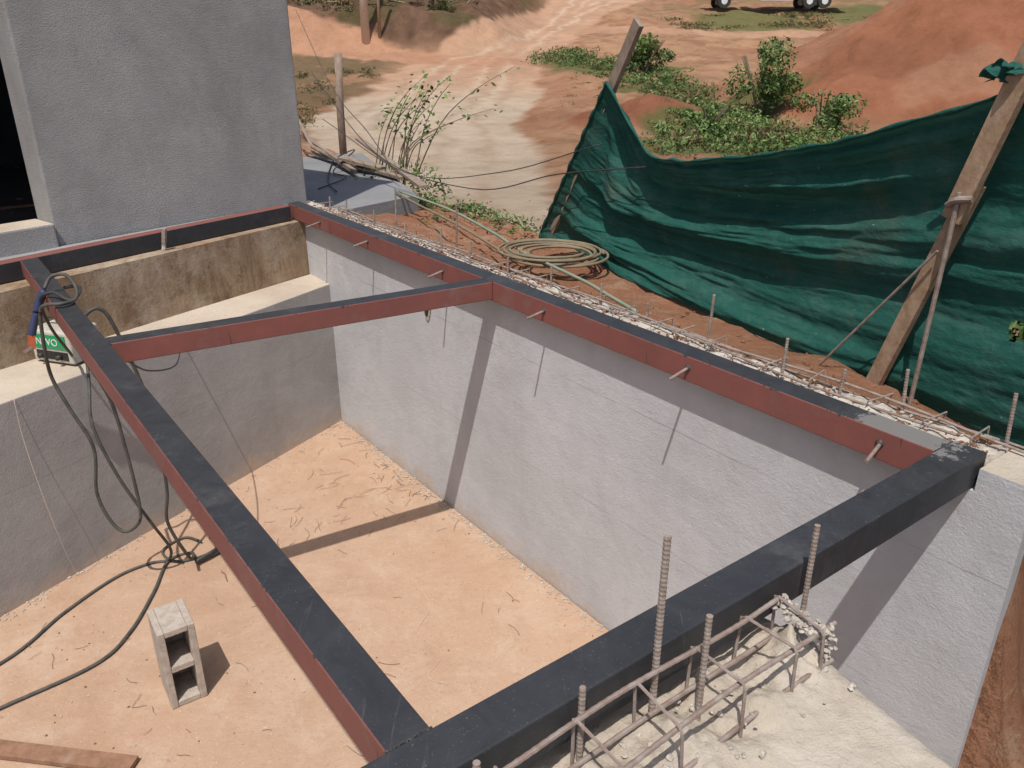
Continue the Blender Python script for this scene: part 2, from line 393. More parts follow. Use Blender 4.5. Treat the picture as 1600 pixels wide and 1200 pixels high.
zz=zz-.10*sstep(.15,1.0,O)+.09*sstep(.5,.12,O)
zz=zz-np.clip(cd+.05+(nn-.5)*.3,0,9)*.95
zz=np.maximum(zz,-3.2)
zz=zz-1.15*sstep(.08,-.42,T+(nn-.5)*.3)*sstep(-.5,.3,O+.3)
hs=(x+1.513)*.789+(y-6.03)*(-.614)
pool=(O<.06)&((hs>-.35)|(T<0))
zz=np.where(pool,-2.1,zz)
gridmesh("dirt_bank",x,y,zz,M_dirt)
def near_z(px,py):
    t,o=to_local(px,py); n1=float(fbm(np.array([px*2.2]),np.array([py*2.2]),5,41)[0])
    return -.17+(n1-.48)*.16-.10*float(sstep(.15,1.0,np.array(o)))+.09*float(sstep(.5,.12,np.array(o)))

# ------------------------------------------------------------------ pool shell
prism("pool_floor",[W(-3,-.05),W(5.6,-.05),W(5.6,-7),W(-3,-7)],-1.9,-1.57,M_floor)
rw=empty("retaining_wall")
prism("wall_body",[W(-.18,-.045),W(4.95,-.045),W(4.95,.16),W(-.135,.16)],-2.0,-.104,M_wall,rw)
def rough_strip(name,t0,t1,o0,o1,z0,zt,mat,parent,amp=.02,step=.02):
    nt=int((t1-t0)/step); no=max(3,int((o1-o0)/step))
    Tt,Oo=np.meshgrid(np.linspace(t0,t1,nt),np.linspace(o0,o1,no))
    X=B[0]+dT[0]*Tt+nO[0]*Oo; Y=B[1]+dT[1]*Tt+nO[1]*Oo
    Zt=zt+(fbm(X*14,Y*14,4,51)-.5)*amp*2
    def pad(A): return np.vstack([A[:1],A,A[-1:]])
    X2,Y2,Z2=pad(X),pad(Y),pad(Zt); Z2[0]=z0; Z2[-1]=z0
    X2=np.hstack([X2[:,:1],X2,X2[:,-1:]]);Y2=np.hstack([Y2[:,:1],Y2,Y2[:,-1:]]);Z2=np.hstack([Z2[:,:1],Z2,Z2[:,-1:]]);Z2[:,0]=z0;Z2[:,-1]=z0
    return gridmesh(name,X2,Y2,Z2,mat,None,parent)
rough_strip("broken_top",-.02,4.93,.014,.157,-.11,-.034,M_rough,rw,.025,.012)
prism("wall_head",[W(-.1799,-.0449),W(-.03,-.0449),W(-.03,.1599),W(-.1349,.1599)],-.104,-.03,M_wall,rw,0,M_slab)
hb=Bag(); c0=Vector(W(3.01,-.048,-.327)); ring=[]
for r,k in ((1,0),(.72,1)):
    for i in range(20):
        an=i*2*math.pi/20; rr=r*(1+.12*math.sin(3*an))
        ring.append(c0+Vector((dT[0],dT[1],0))*math.cos(an)*.042*rr+Vector((0,0,1))*math.sin(an)*.075*rr-Vector((nO[0],nO[1],0))*(.003 if k==0 else .006))
hb.add(ring,[(i,(i+1)%20,20+(i+1)%20,20+i) for i in range(20)],1); hb.add(ring[20:],[tuple(range(20))],0)
hb.build("hole_shade_disc",[M_hole,M_rough],rw)  # flat dark disc with rim; the shade inside the hole is painted

P0=np.array([-2.565,3.261]); P1=np.array([-1.325,5.475]); ed=(P1-P0)/np.linalg.norm(P1-P0)
Q0=np.array([-2.683,3.923]); Q1=np.array([-1.54,5.726]); qd=(Q1-Q0)/np.linalg.norm(Q1-Q0)
lw=empty("pool_end_wall")
Pa=P0-ed*3.5; Pb=P1+ed*.16; Qa=Q0-qd*3.5; Qb=Q1+qd*.14
prism("ledge",[tuple(Pa),tuple(Pb),tuple(Qb+np.array([.02,.02])),tuple(Qa+np.array([-.05,.03]))],-1.9,-.5,M_leftwall,lw,.006,M_ledge)
bk=np.array([-qd[1],qd[0]])
prism("stained_wall",[tuple(Qa),tuple(Q1+qd*.12),tuple(Q1+qd*.12+bk*.3),tuple(Qa+bk*.5)],-1.8,-.1045,M_stain,lw)

sl=empty("concrete_slab")
pts=[W(.055,-1.80),W(.055,-.92),W(-.07,-.918),W(-.46,-.985),W(-1.3,-1.1),W(-1.3,-2.2),W(-.5,-1.95)]
prism("slab_body",pts,-1.9,-.175,M_slab,sl)
Tt,Oo=np.meshgrid(np.linspace(-1.28,.05,210),np.linspace(0,1,160))
oR=np.interp(Tt,[-1.3,-.46,-.07,.05],[-1.1,-.985,-.918,-.92]); oL=np.interp(Tt,[-1.3,-.5,.05],[-2.2,-1.95,-1.80])
Oo=oL+(oR-oL)*Oo
Xs=B[0]+dT[0]*Tt+nO[0]*Oo; Ys=B[1]+dT[1]*Tt+nO[1]*Oo
edge=np.minimum(np.abs(Oo-oR),np.abs(Oo-oL))
Zs=-.150+(fbm(Xs*9,Ys*9,5,61)-.5)*.02-.028*np.exp(-edge/.012)
rg=sstep(.17,.05,np.abs(Tt+.10))
Zs+= rg*(fbm(Xs*16,Ys*16,5,66)-.35)*.06
hump=np.exp(-(((Tt+.11)/.055)**2+((Oo+1.00)/.06)**2)); Zs+=hump*(.045+.08*(fbm(Xs*30,Ys*30,4,68)-.3))
Zs=np.where(Tt>-.02,np.minimum(Zs,-.108),Zs)
gridmesh("slab_top",Xs,Ys,Zs,M_slab,None,sl)

# ------------------------------------------------------------------ steel frame
fr=empty("steel_frame")
def beam(name,c,z0,z1,matside,mattop,bev=.004):
    n=4; A=sum(c[i][0]*c[(i+1)%n][1]-c[(i+1)%n][0]*c[i][1] for i in range(n))
    if A<0: c=c[::-1]
    v=[(p[0],p[1],z0) for p in c]+[(p[0],p[1],z1) for p in c]
    f=[(3,2,1,0),(4,5,6,7)]+[(i,(i+1)%4,4+(i+1)%4,4+i) for i in range(4)]
    o=mesh(name,v,f,[mattop,matside],fr,midx=[0,0,1,1,1,1])
    b=o.modifiers.new("bevel",'BEVEL'); b.width=bev; b.segments=3
    return o
h=.1
beam("long_rail",[W(.078,-.1),W(4.86,-.1),W(4.86,0),W(.078,0)],-h,0,M_primer,M_black)
beam("front_beam",[W(-.02,-2.05),W(-.02,.01),W(.076,.01),W(.076,-2.05)],-h,.001,M_black,M_black)
beam("inner_rail",[W(.078,-1.895),W(4.17,-1.895),W(4.17,-1.806),W(.078,-1.806)],-h*.9,0,M_primer,M_black)
beam("cross_beam",[W(2.47,-1.804),W(2.28,-.102),W(2.37,-.102),W(2.56,-1.804)],-h*.9,-.001,M_primer,M_black)
A1=np.array([-1.575,5.775]); D1=np.array([-2.60,4.30]); ad=(A1-D1)/np.linalg.norm(A1-D1); ak=np.array([-ad[1],ad[0]])
beam("back_beam",[tuple(D1-ad*2),tuple(A1),tuple(A1+ak*.09),tuple(D1-ad*2+ak*.09)],-h,.0015,M_black,M_primer2)
wb=Bag()
for t in (.24,1.015,1.88,2.74,3.60,4.29):
    a=Vector(W(t,-.098,-.045)); b=Vector(W(t-.02+random.uniform(-.02,.02),-.215,-.05+random.uniform(-.01,.004)))
    rebar(wb,a+(a-b)*.1,b,.0055,0)
    V,F=tubepts([a+(a-b)*.05,a-(a-b).normalized()*.010],.015,9,lambda i,n:[.019,.009][i]); wb.add(V,F,1)
def bead(p0,p1,n,r=.003):
    for i in range(n):
        q=Vector(p0).lerp(Vector(p1),i/(n-1)); rock(wb,(q.x,q.y,q.z),r*random.uniform(.8,1.4),1)
bead(W(.077,-1.895,.0),W(.077,-1.806,.0),18); bead(W(.077,-.1,.0),W(.077,0,.0),18)
bead(W(2.28,-.101,-.001),W(2.37,-.101,-.001),18); bead(W(2.47,-1.805,-.001),W(2.56,-1.805,-.001),18)
wb.build("anchor_stubs",[M_rebar,M_cable2],fr)

# ------------------------------------------------------------------ rebar on the wall top
rr_=Bag()
for (t,o,hh,lean) in [(-.02,.15,.20,.02),(.30,.14,.17,.02),(.53,.12,.10,-.01),(.76,.12,.15,0),(1.14,.15,.23,-.005),(1.45,.12,.10,.01),(1.75,.12,.12,0),(2.1,.12,.13,.01),(2.45,.11,.1,0),(2.8,.11,.12,0),(3.1,.12,.14,.02),(3.3,.35,.25,.0),(3.5,.1,.1,0),(3.9,.1,.12,0),(4.0,.32,.24,0),(4.3,.1,.13,0),(4.6,.12,.1,.01)]:
    rebar(rr_,W(t,o,-.15),W(t+lean,o+.01,-.03+hh*.85),.0055,random.choice([0,1]))
for o,z in ((.085,-.018),(.165,-.03),(.13,-.008)):
    pts=[W(tt,o+.012*math.sin(tt*3+o*50),z+.008*math.sin(tt*5+o*90)) for tt in np.arange(-.25 if o>.1 else .1,4.7,.25)]
    V,F=tubepts(smoothpts(pts,6),.0045,6); rr_.add(V,F,0 if o<.1 else 1)
tt=.05
while tt<4.7:
    k=random.uniform(-.02,.02)
    loop=[W(tt,.06,-.05),W(tt+k,.06,.002),W(tt+k*2,.18,.004),W(tt+k,.185,-.05)]
    V,F=tubepts(loop,.003,6); rr_.add(V,F,random.choice([0,1])); tt+=random.uniform(.12,.26)
rr_.build("wall_rebar",[M_rebar,M_rebar_grey])
cg=Bag()
for (t,o,zt,r) in [(-.037,-1.368,.275,.0068),(-.06,-.91,.13,.006),(-.096,-1.298,.10,.006),(-.04,-1.563,.035,.006),(-.05,-1.80,.02,.006)]:
    rebar(cg,W(t,o,-.2),W(t+.004,o+.006,zt),r,1)
def longbar(t0,z0,o0,o1,dz=0,dt=0):
    pts=[W(t0+dt*s+.004*math.sin(s*9+t0*70),o0+(o1-o0)*s,z0+dz*s+.004*math.sin(s*7+z0*40)) for s in np.linspace(0,1,9)]
    P_=smoothpts(pts,12); V,F=tubepts(P_,.005,8,lambda i,n:.0052*(1 if i%2 else 1.12)); cg.add(V,F,0)
longbar(-.045,-.035,-1.95,-1.0,.01); longbar(-.155,-.055,-1.95,-.93,.0,.01); longbar(-.05,-.125,-1.95,-.95); longbar(-.165,-.14,-1.9,-.95)
for o in (-1.74,-1.58,-1.42,-1.27,-1.12,-.99):
    k=random.uniform(-.03,.03)
    lp=[W(-.04,o,-.14),W(-.037,o+k*.5,-.028),W(-.045,o+k*.6,-.025),W(-.155,o+k*1.4,-.04),W(-.163,o+k*1.3,-.05),W(-.17,o+k,-.16)]
    V,F=tubepts(lp,.0036,6); cg.add(V,F,0)
for _ in range(110):
    s=random.random(); c=W(-.045-.11*s+random.gauss(0,.004),random.gauss(-.985,.012),-.045-.015*s+random.gauss(0,.004)); rock(cg,c,random.uniform(.005,.009),2)
for _ in range(70):
    c=W(-.155+random.gauss(0,.006),random.gauss(-.965,.012),random.uniform(-.15,-.05)); rock(cg,c,random.uniform(.005,.008),2)
for _ in range(120):
    o=random.uniform(-1.75,-.97); rock(cg,W(random.uniform(-.24,-.04),o,-.145+random.uniform(0,.006)),random.uniform(.003,.009),2)
cg.build("rebar_cage",[M_rebar,M_rebar_grey,M_rough])

rb_=Bag()
for _ in range(1300):
    t=random.uniform(-.02,5.0); o=.03+abs(random.gauss(0,.10))
    z=-.03 if o<.16 else near_z(*W(t,o))+.004
    rock(rb_,W(t,o,z),random.uniform(.003,.011),random.choice([0,1,1]))
for _ in range(1300):
    t=random.uniform(0,6); o=.2+abs(random.gauss(0,.7)); px,py=W(t,o)
    rock(rb_,(px,py,near_z(px,py)),random.uniform(.004,.018),1)
rb_.build("rubble",[M_rough,M_dirt])
ch=Bag()
for _ in range(900):
    t=random.uniform(0,5); o=-.05-abs(random.gauss(0,.04)); rock(ch,W(t,o,-1.567),random.uniform(.002,.009),0)
for _ in range(300):
    s=random.uniform(-1,1); p=P0+ (P1-P0)*s; q=p+np.array([.873,-.487])*abs(random.gauss(0,.05)); rock(ch,(q[0],q[1],-1.567),random.uniform(.003,.010),0)
for _ in range(900):
    rock(ch,W(random.uniform(-.5,4.5),random.uniform(-3.5,-.1),-1.568),random.uniform(.0015,.0065),random.choice([0,1,2]))
ch.build("mortar_crumbs",[M_rough,M_floor,M_dirt])
tw=Bag()
def twig(px,py,L_,r=.0011):
    a=random.random()*6.3; p=Vector((px,py,-1.564)); pts=[p]
    for k in range(3):
        a+=random.uniform(-.5,.5); p=p+Vector((math.cos(a),math.sin(a),0))*L_/3+Vector((0,0,random.uniform(-.002,.004))); p.z=max(p.z,-1.566); pts.append(p.copy())
    V,F=tubepts(pts,r,5); tw.add(V,F,random.choice([0,1]))
for _ in range(60): twig(random.gauss(-1.0,.35),random.gauss(4.5,.4),random.uniform(.04,.16))
for _ in range(45): twig(random.uniform(-2.3,.0),random.uniform(2.4,4.6),random.uniform(.03,.12))
for _ in range(25):
    px,py=W(random.uniform(3,5),-.1-abs(random.gauss(0,.06))); twig(px,py,random.uniform(.03,.1),.0016)
twig(-1.52,3.55,.10,.003)
tw.build("twigs",[M_woodb,M_woodg])
tube("string",[(-.55,3.6,-1.566),(-.42,3.35,-1.566),(-.46,3.15,-1.566),(-.33,3.0,-1.566),(-.38,2.85,-1.566),(-.28,2.8,-1.566)],.001,M_pvc)

# ------------------------------------------------------------------ welding gear on the left
we=empty("welding_machine")
fx=Vector((.949,-.316,0)).normalized(); fy=Vector((.316,.949,0)); o0=Vector((-2.56,4.04,-.498))
def wbox(bag,x0,x1,y0,y1,z0,z1,m=0):
    V=[o0+fx*x+fy*y+Vector((0,0,z)) for z in(z0,z1) for x,y in((x0,y0),(x1,y0),(x1,y1),(x0,y1))]
    bag.add(V,[(3,2,1,0),(4,5,6,7),(0,1,5,4),(1,2,6,5),(2,3,7,6),(3,0,4,7)],m)
b=Bag(); wbox(b,0,.27,0,.2,.01,.185); o=b.build("case",[M_cream],we); bv=o.modifiers.new("b",'BEVEL'); bv.width=.012; bv.segments=3
b=Bag(); wbox(b,.03,.24,-.004,.0,.09,.165,0); wbox(b,.03,.24,-.003,.0,.03,.075,1); b.build("front_panel",[M_lab,M_hole],we)
b=Bag()
V,F=tubepts(smoothpts([o0+fx*.04+fy*.1+Vector((0,0,.18)),o0+fx*.05+fy*.1+Vector((0,0,.225)),o0+fx*.22+fy*.1+Vector((0,0,.225)),o0+fx*.23+fy*.1+Vector((0,0,.18))],6),.008,8); b.add(V,F,0)
for k in (.07,.19):
    c=o0+fx*k+Vector((0,0,.05)); V,F=tubepts([c,c-fy*.03],.013,10); b.add(V,F,0)
b.build("handle_and_sockets",[M_cable2],we,True)
tc=bpy.data.curves.new("label_text",'FONT'); tc.body="NEVO"; tc.size=.055; tc.extrude=.0008; tc.align_x='LEFT'
to=bpy.data.objects.new("label_text",tc); link(to,we); p=o0+fx*.042-fy*.0055+Vector((0,0,.108)); to.location=p
to.rotation_euler=(math.radians(90),0,math.atan2(fx.y,fx.x)); tc.materials.append(M_white)

eh=empty("electrode_holder")
tube("grip",[(-2.17,3.62,.02),(-2.20,3.61,-.03),(-2.23,3.60,-.10),(-2.262,3.59,-.19)],.018,M_blue,eh)
b=Bag(); obox(b,(-2.262,3.59,-.185),(-2.272,3.585,-.25),.034,.03,0); obox(b,(-2.26,3.57,-.24),(-2.30,3.57,-.262),.02,.014,1); b.build("clamp_head",[M_orange,M_rebar],eh)
wc=empty("welding_cables")
tube("lead",[(-2.17,3.62,.03),(-2.15,3.66,.075),(-2.08,3.66,.085),(-2.01,3.60,.04),(-1.97,3.5,.016),(-1.99,3.42,.02),(-2.06,3.42,.014),(-2.105,3.44,-.03),(-2.13,3.45,-.2),(-2.16,3.5,-.37),(-2.11,3.5,-.53),(-2.04,3.5,-.74),(-2.075,3.5,-.99),(-2.04,3.5,-1.15),(-1.98,3.5,-1.22),(-1.90,3.5,-1.17),(-1.875,3.5,-1.06),(-1.885,3.5,-.74),(-1.90,3.48,-.46),(-1.93,3.36,-.15),(-1.86,3.33,-.02),(-1.80,3.37,.014),(-1.76,3.40,-.1),(-1.70,3.45,-.5),(-1.72,3.5,-.95),(-1.76,3.52,-1.18),(-1.72,3.6,-1.45),(-1.80,3.80,-1.558),(-1.9,3.72,-1.56),(-1.87,3.45,-1.56),(-1.86,3.14,-1.56),(-1.925,2.92,-1.56),(-2.211,2.654,-1.56),(-2.6,2.3,-1.56)],.0085,M_cable,wc,8,8)
tube("second_lead",[(-2.22,4.0,-.44),(-2.15,3.9,-.30),(-2.10,3.75,-.25),(-2.05,3.6,-.45),(-2.02,3.5,-.62),(-1.95,3.5,-.9),(-1.86,3.55,-1.2),(-1.84,3.65,-1.42),(-1.90,3.72,-1.55),(-2.0,3.70,-1.561),(-2.13,3.57,-1.561),(-2.256,3.285,-1.561),(-2.369,2.925,-1.561),(-2.75,2.5,-1.561)],.008,M_cable,wc,8,8)
tube("third_lead",[(-2.12,3.70,.012),(-2.03,3.66,.03),(-1.98,3.55,.02),(-2.0,3.50,.013),(-2.10,3.56,.03),(-2.19,3.60,-.02),(-2.24,3.72,-.2),(-2.28,3.9,-.40),(-2.36,4.03,-.45)],.0075,M_cable2,wc,8,8)
tube("floor_loop",[(-1.75,3.95,-1.561),(-1.66,3.92,-1.561),(-1.72,3.78,-1.561),(-1.86,3.72,-1.558),(-1.97,3.82,-1.561),(-1.9,3.95,-1.56),(-1.78,3.90,-1.55)],.007,M_cable,wc)
tube("thin_wire",[(-2.40,3.55,-.5),(-2.385,3.52,-.7),(-2.35,3.50,-1.0),(-2.33,3.52,-1.3),(-2.345,3.60,-1.565)],.0012,M_pvc,wc)
tube("ledge_wire",[(-1.55,3.02,-.09),(-1.60,3.3,-.25),(-1.7,3.8,-.42),(-1.88,4.3,-.47),(-2.0,4.5,-.49),(-2.2,4.45,-.49)],.004,M_cable2,wc)
tube("hose_stub",[(-1.74,3.70,-1.55),(-1.68,3.76,-1.548),(-1.63,3.82,-1.55)],.013,M_cable,None)
gc=empty("ground_clamp"); b=Bag()
obox(b,(-2.12,4.90,.03),(-2.135,4.90,-.06),.03,.02,0); V,F=tubepts([(-2.135,4.9,-.05),(-2.15,4.9,-.14),(-2.185,4.9,-.25)],.012,7,lambda i,n:[.01,.018,.006][i]); b.add(V,F,1)
b.build("clamp",[M_rebar_grey,M_rough],gc)
tube("wire",[(-2.13,4.9,-.05),(-2.18,4.88,-.28),(-2.2,4.86,-.45),(-2.22,4.84,-.495)],.003,M_pvc,gc)

# ------------------------------------------------------------------ house
hs_=empty("concrete_house")
R=np.array([-1.513,6.03]); Lc=np.array([-2.622,4.604]); he=(Lc-R)/np.linalg.norm(Lc-R); hm_=np.array([.789,-.614])
def H(s,d): p=R+he*s+(-hm_)*d; return (p[0],p[1])
Ls=float(np.linalg.norm(Lc-R))
prism("front_wall",[H(0,0),H(Ls,0),H(Ls,.2),H(0,.2)],-.3,3.2,M_house,hs_,.012)
prism("side_wall",[H(0,.2),H(.2,.2),H(.2,4),H(0,4)],-.3,3.2,M_house,hs_)
prism("sill_wall",[H(Ls+.001,-.03),H(Ls+2.5,-.03),H(Ls+2.5,.2),H(Ls+.001,.2)],-.3,.13,M_house,hs_,.012,M_ledge)
prism("left_wall",[H(Ls+2.5,0),H(Ls+2.8,0),H(Ls+2.8,4),H(Ls+2.5,4)],-.3,3.2,M_house,hs_)
prism("back_wall",[H(0,4),H(Ls+2.8,4),H(Ls+2.8,4.2),H(0,4.2)],-.3,3.2,M_room_shade,hs_)
prism("room_floor",[H(.2,.2),H(Ls+2.5,.2),H(Ls+2.5,4),H(.2,4)],-.3,-.05,M_room_shade,hs_)
prism("unseen_roof",[H(-.05,-.05),H(Ls+2.85,-.05),H(Ls+2.85,4.3),H(-.05,4.3)],3.2,3.35,M_house,hs_)  # out-of-view roof, added to keep sun off the room interior
prism("base_strip",[tuple(A1+ak*.092+ad*.02),H(-.02,-.004),H(Ls+2,-.032),tuple(D1-ad*2+ak*.092)],-.3,-.006,M_house,hs_)

prism("concrete_apron",[(-1.45,6.1),(-.80,6.95),(-1.75,9.7),(-2.9,9.0)],-.4,-.13,M_apron)
pk=Bag()
obox(pk,(-1.9,10.4,-.05),(-.75,6.95,-.06),.08,.025); obox(pk,(-2.3,9.4,-.08),(-1.0,7.6,-.09),.07,.025); obox(pk,(-1.25,8.0,-.06),(-1.7,8.3,.0),.12,.025)
obox(pk,(-2.6,10.2,.05),(-1.5,7.9,-.08),.04,.04)
V,F=tubepts([(-2.9,11,.4),(-2.2,9.2,.0),(-1.55,8.2,-.1)],.02,7); pk.add(V,F,0)
pk.build("timber_planks",[M_woodg])
tube("black_wire",[(-1.7,7.2,-.12),(-1.55,7.7,-.1),(-1.75,8.1,-.1),(-1.6,8.5,.05),(-1.9,8.9,-.1),(-1.7,7.6,-.11),(-1.5,7.0,-.11)],.006,M_cable2)
V,F=tubepts([(-2.29,11.3,-.9),(-2.28,11.3,.3),(-2.25,11.3,.92)],.05,10); mesh("wooden_post",V,F,M_woodg,None,True)

# ------------------------------------------------------------------ shade-net fence
fn=empty("shade_net_fence")
F0=np.array([.21,5.9]); fd=np.array([.4235,-.906]); gn=np.array([.906,.4235])
def FP(t,z,g=0): p=F0+fd*t+gn*g; return Vector((p[0],p[1],z))
bg=Bag()
obox(bg,FP(-.02,-.35,.045),FP(1.08,1.18,.045),.075,.03,0,(gn[0],gn[1],0))
bg.build("left_board",[M_woodg],fn)
bg=Bag()
obox(bg,FP(3.298,.50,-.028),FP(3.51,1.27,-.028),.078,.03,0,(gn[0],gn[1],0))
obox(bg,FP(3.04,-.34,.005),FP(3.335,.63,.005),.065,.028,0,(gn[0],gn[1],0))
bg.build("right_board",[M_wood],fn)
pr=Bag()
V,F=tubepts([FP(3.32,.60,-.05),FP(3.30,-.25,-.05)],.009,8); pr.add(V,F,0)
V,F=tubepts([FP(3.27,.38,-.035),FP(2.83,-.25,-.09)],.0055,8); pr.add(V,F,0)
V,F=tubepts(smoothpts([FP(3.28,.55,-.046),FP(3.32,.575,-.06),FP(3.37,.585,-.046)],4),.012,8); pr.add(V,F,0)
pr.build("prop_rods",[M_rebar],fn)
ns,nv=420,150
tk_=[.8,1.05,1.3,1.55,1.82,2.28,2.815,3.09,3.39,3.9,4.8]; zk_=[.87,.65,.485,.495,.526,.611,.742,.836,.935,1.03,1.1]
S,Vv=np.meshgrid(np.linspace(0,1,ns),np.linspace(0,1,nv))
ttop=.8+4.0*S; zt=np.interp(ttop,tk_,zk_)
zt=.5*zt+.25*(np.interp(ttop-.06,tk_,zk_)+np.interp(ttop+.06,tk_,zk_))+(fbm(S*22,S*0,3,75)-.45)*.03*sstep(0,.1,S)
zl=-.27+1.13*Vv; t0=np.clip(1.06*(zl+.2)/1.36,0,9)
Tf=t0+(4.8-t0)*S; Zf=-.27+(zt+.27)*Vv
fold=Vv+.50*S*(1-S)*(1-.3*Vv)+.06*(fbm(S*4,Vv*2,3,70)-.5)
amp=(.40+.60*sstep(.8,.3,S))
G=.030*np.sin(fold*16+2*np.sin(S*4))*amp*sstep(0,.12,S)+.014*np.sin(fold*37+S*5+1.3)*sstep(0,.1,S)*amp
G+=(fbm(S*4,fold*16,5,72)-.5)*.085*amp+(fbm(S*24,fold*34,4,74)-.5)*.014
ang=np.arctan2(1-Vv+.02,S*2.2+.02); G+=.024*np.sin(ang*22)*np.exp(-S*5)*sstep(0,.05,S)
G=G+.06+.05*np.sin(np.pi*Vv)*np.sin(np.pi*np.clip(S*1.1,0,1))
G*=(1-.85*sstep(.97,1,Vv)); G-=.05*sstep(.1,0,Vv)*sstep(.5,.3,S); G=G*sstep(-.02,.06,S)
Zf+= .010*np.sin(fold*15+1.0)*sstep(0,.1,S)*sstep(1,.9,Vv)*sstep(0,.1,Vv)
Xc=F0[0]+fd[0]*Tf+gn[0]*G; Yc=F0[1]+fd[1]*Tf+gn[1]*G
o=gridmesh("shade_net",Xc,Yc,Zf,M_cloth,None,fn)
bm=bmesh.new(); bm.from_mesh(o.data)
kill=[]
for f in bm.faces:
    c=f.calc_center_median(); tt=(c.x-F0[0])*fd[0]+(c.y-F0[1])*fd[1]
    a=math.atan2(c.z-.142,tt-3.575); rr=.044*(1+.22*math.sin(2*a+1)+.10*math.sin(5*a))
    if math.hypot((tt-3.575)*.9,(c.z-.142))<rr: kill.append(f)
bmesh.ops.delete(bm,geom=kill,context='FACES'); bm.to_mesh(o.data); bm.free()
hem=[Vector((Xc[-1,i],Yc[-1,i],Zf[-1,i])) for i in range(0,ns,5)]
V,F=tubepts(hem,.012,7,lambda i,n:.008+.004*math.sin(i*1.3)); mesh("hem",V,F,M_cloth,fn,True)
hem=[Vector((Xc[i,0],Yc[i,0],Zf[i,0])) for i in range(0,nv,4)]
V,F=tubepts(hem,.014,7,lambda i,n:.012+.005*math.sin(i*1.7)); mesh("side_hem",V,F,M_cloth,fn,True)
U_,V_=np.meshgrid(np.linspace(0,1,60),np.linspace(0,1,30))
tS=3.325+.12*U_+.014*np.sin(V_*7+U_*4); zS=.965+.02*U_+.06*V_*(.35+.65*np.sin(np.pi*U_**.7))+.012*np.sin(U_*9)+(fbm(U_*6,V_*6,3,77)-.5)*.02
gS=-.052+.016*np.sin(U_*11+V_*5)+.012*np.sin(V_*9+U_*3)+(fbm(U_*5,V_*5,4,78)-.5)*.03
gridmesh("net_scrap",F0[0]+fd[0]*tS+gn[0]*gS,F0[1]+fd[1]*tS+gn[1]*gS,zS,M_cloth,None,fn)

# ------------------------------------------------------------------ hoses
pts=[]
for i in range(0,7*16):
    a=i*2*math.pi/16; r=.19+.12*(.5+.5*math.sin(i*.083+1)); pts.append((.27+r*1.05*math.cos(a)+.04*math.sin(i*.05),5.02+r*.95*math.sin(a)+.04*math.cos(i*.09),-.165+.003*(i/16)*2+.008*math.sin(i*.37)))
hz=empty("coiled_hose")
tube("coil",pts,.009,M_hose,hz,2,7)
tube("tail",[(.02,4.9,-.17),(-.2,5.4,-.15),(-.45,5.9,-.13),(-.8,6.5,-.1),(-1.0,7.0,-.1)],.009,M_hose,hz)
tube("garden_hose",[(-.95,6.9,-.09),(-.5,6.3,-.12),(-.15,5.6,-.14),(.05,5.1,-.15),(.22,4.7,-.14),(.40,4.3,-.13),(.5,4.0,-.12),(.6,3.7,-.11)],.010,M_hoseg)
tube("outlet_pipe",[(1.75,2.9,-1.15),(1.72,2.4,-1.15),(1.85,2.1,-1.15),(2.1,1.9,-1.15)],.018,M_pvc)
tube("overhead_cable",[(-2.2,9.5,.75),(-1.2,7.4,.15),(-.3,6.2,.05),(.3,5.4,.28),(.78,4.75,.42)],.004,M_cable2)
tube("overhead_cable",[(-1.9,8.5,.35),(-.9,7.0,.05),(-.1,6.0,.2),(.55,5.15,.5)],.0035,M_cable2)
tube("overhead_cable",[(-3.4,14,1.5),(-2.0,9.5,.62),(-1.4,8.2,.25),(-1.0,7.3,-.05)],.004,M_cable2)

# ------------------------------------------------------------------ vegetation
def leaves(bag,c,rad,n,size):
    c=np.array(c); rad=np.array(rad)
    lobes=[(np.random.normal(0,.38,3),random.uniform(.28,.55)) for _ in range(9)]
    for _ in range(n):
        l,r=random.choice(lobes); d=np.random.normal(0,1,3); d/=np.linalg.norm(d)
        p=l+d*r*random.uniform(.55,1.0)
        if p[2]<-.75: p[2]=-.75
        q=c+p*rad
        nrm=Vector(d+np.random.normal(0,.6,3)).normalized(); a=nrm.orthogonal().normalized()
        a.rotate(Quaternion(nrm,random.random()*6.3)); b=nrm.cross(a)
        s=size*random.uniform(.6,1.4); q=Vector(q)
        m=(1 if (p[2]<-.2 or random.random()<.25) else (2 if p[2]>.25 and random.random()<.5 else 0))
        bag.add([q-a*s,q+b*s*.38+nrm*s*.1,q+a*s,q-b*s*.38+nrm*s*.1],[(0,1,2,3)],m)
def fz(x,y): return float(far_h(np.array([x]),np.array([y]))[0])
def bush(name,x,y,r,h_,n,size,mats=M_leaf):
    b=Bag(); z=fz(x,y)
    for k in range(6):
        a=random.random()*6.3
        V,F=tubepts([(x,y,z-.1),(x+math.cos(a)*r*.3,y+math.sin(a)*r*.3,z+h_*.5),(x+math.cos(a)*r*.6,y+math.sin(a)*r*.6,z+h_*.9)],.03,5,lambda i,n:[.05,.03,.015][i]); b.add(V,F,3)
    leaves(b,(x,y,z+h_*.5),(r,r,h_*.62),n,size); return b.build(name,mats+[M_stem])
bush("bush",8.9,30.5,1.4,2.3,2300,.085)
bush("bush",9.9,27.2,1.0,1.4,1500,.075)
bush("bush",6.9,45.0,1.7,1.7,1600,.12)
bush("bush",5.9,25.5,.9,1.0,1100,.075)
tb=Bag(); td=Bag()
sp_=[(2.8,51),(3.6,49.5),(4.5,48),(6,46.5),(5.6,44),(7.2,42),(6.4,40),(7.3,38),(6.6,36),(7.6,34),(6.8,32),(7.8,31),(7.4,28),(6.2,26.5),(5.3,24),(8.6,25),(8.5,22.5),(7.0,23),(5.9,22.5),(7.0,25)]
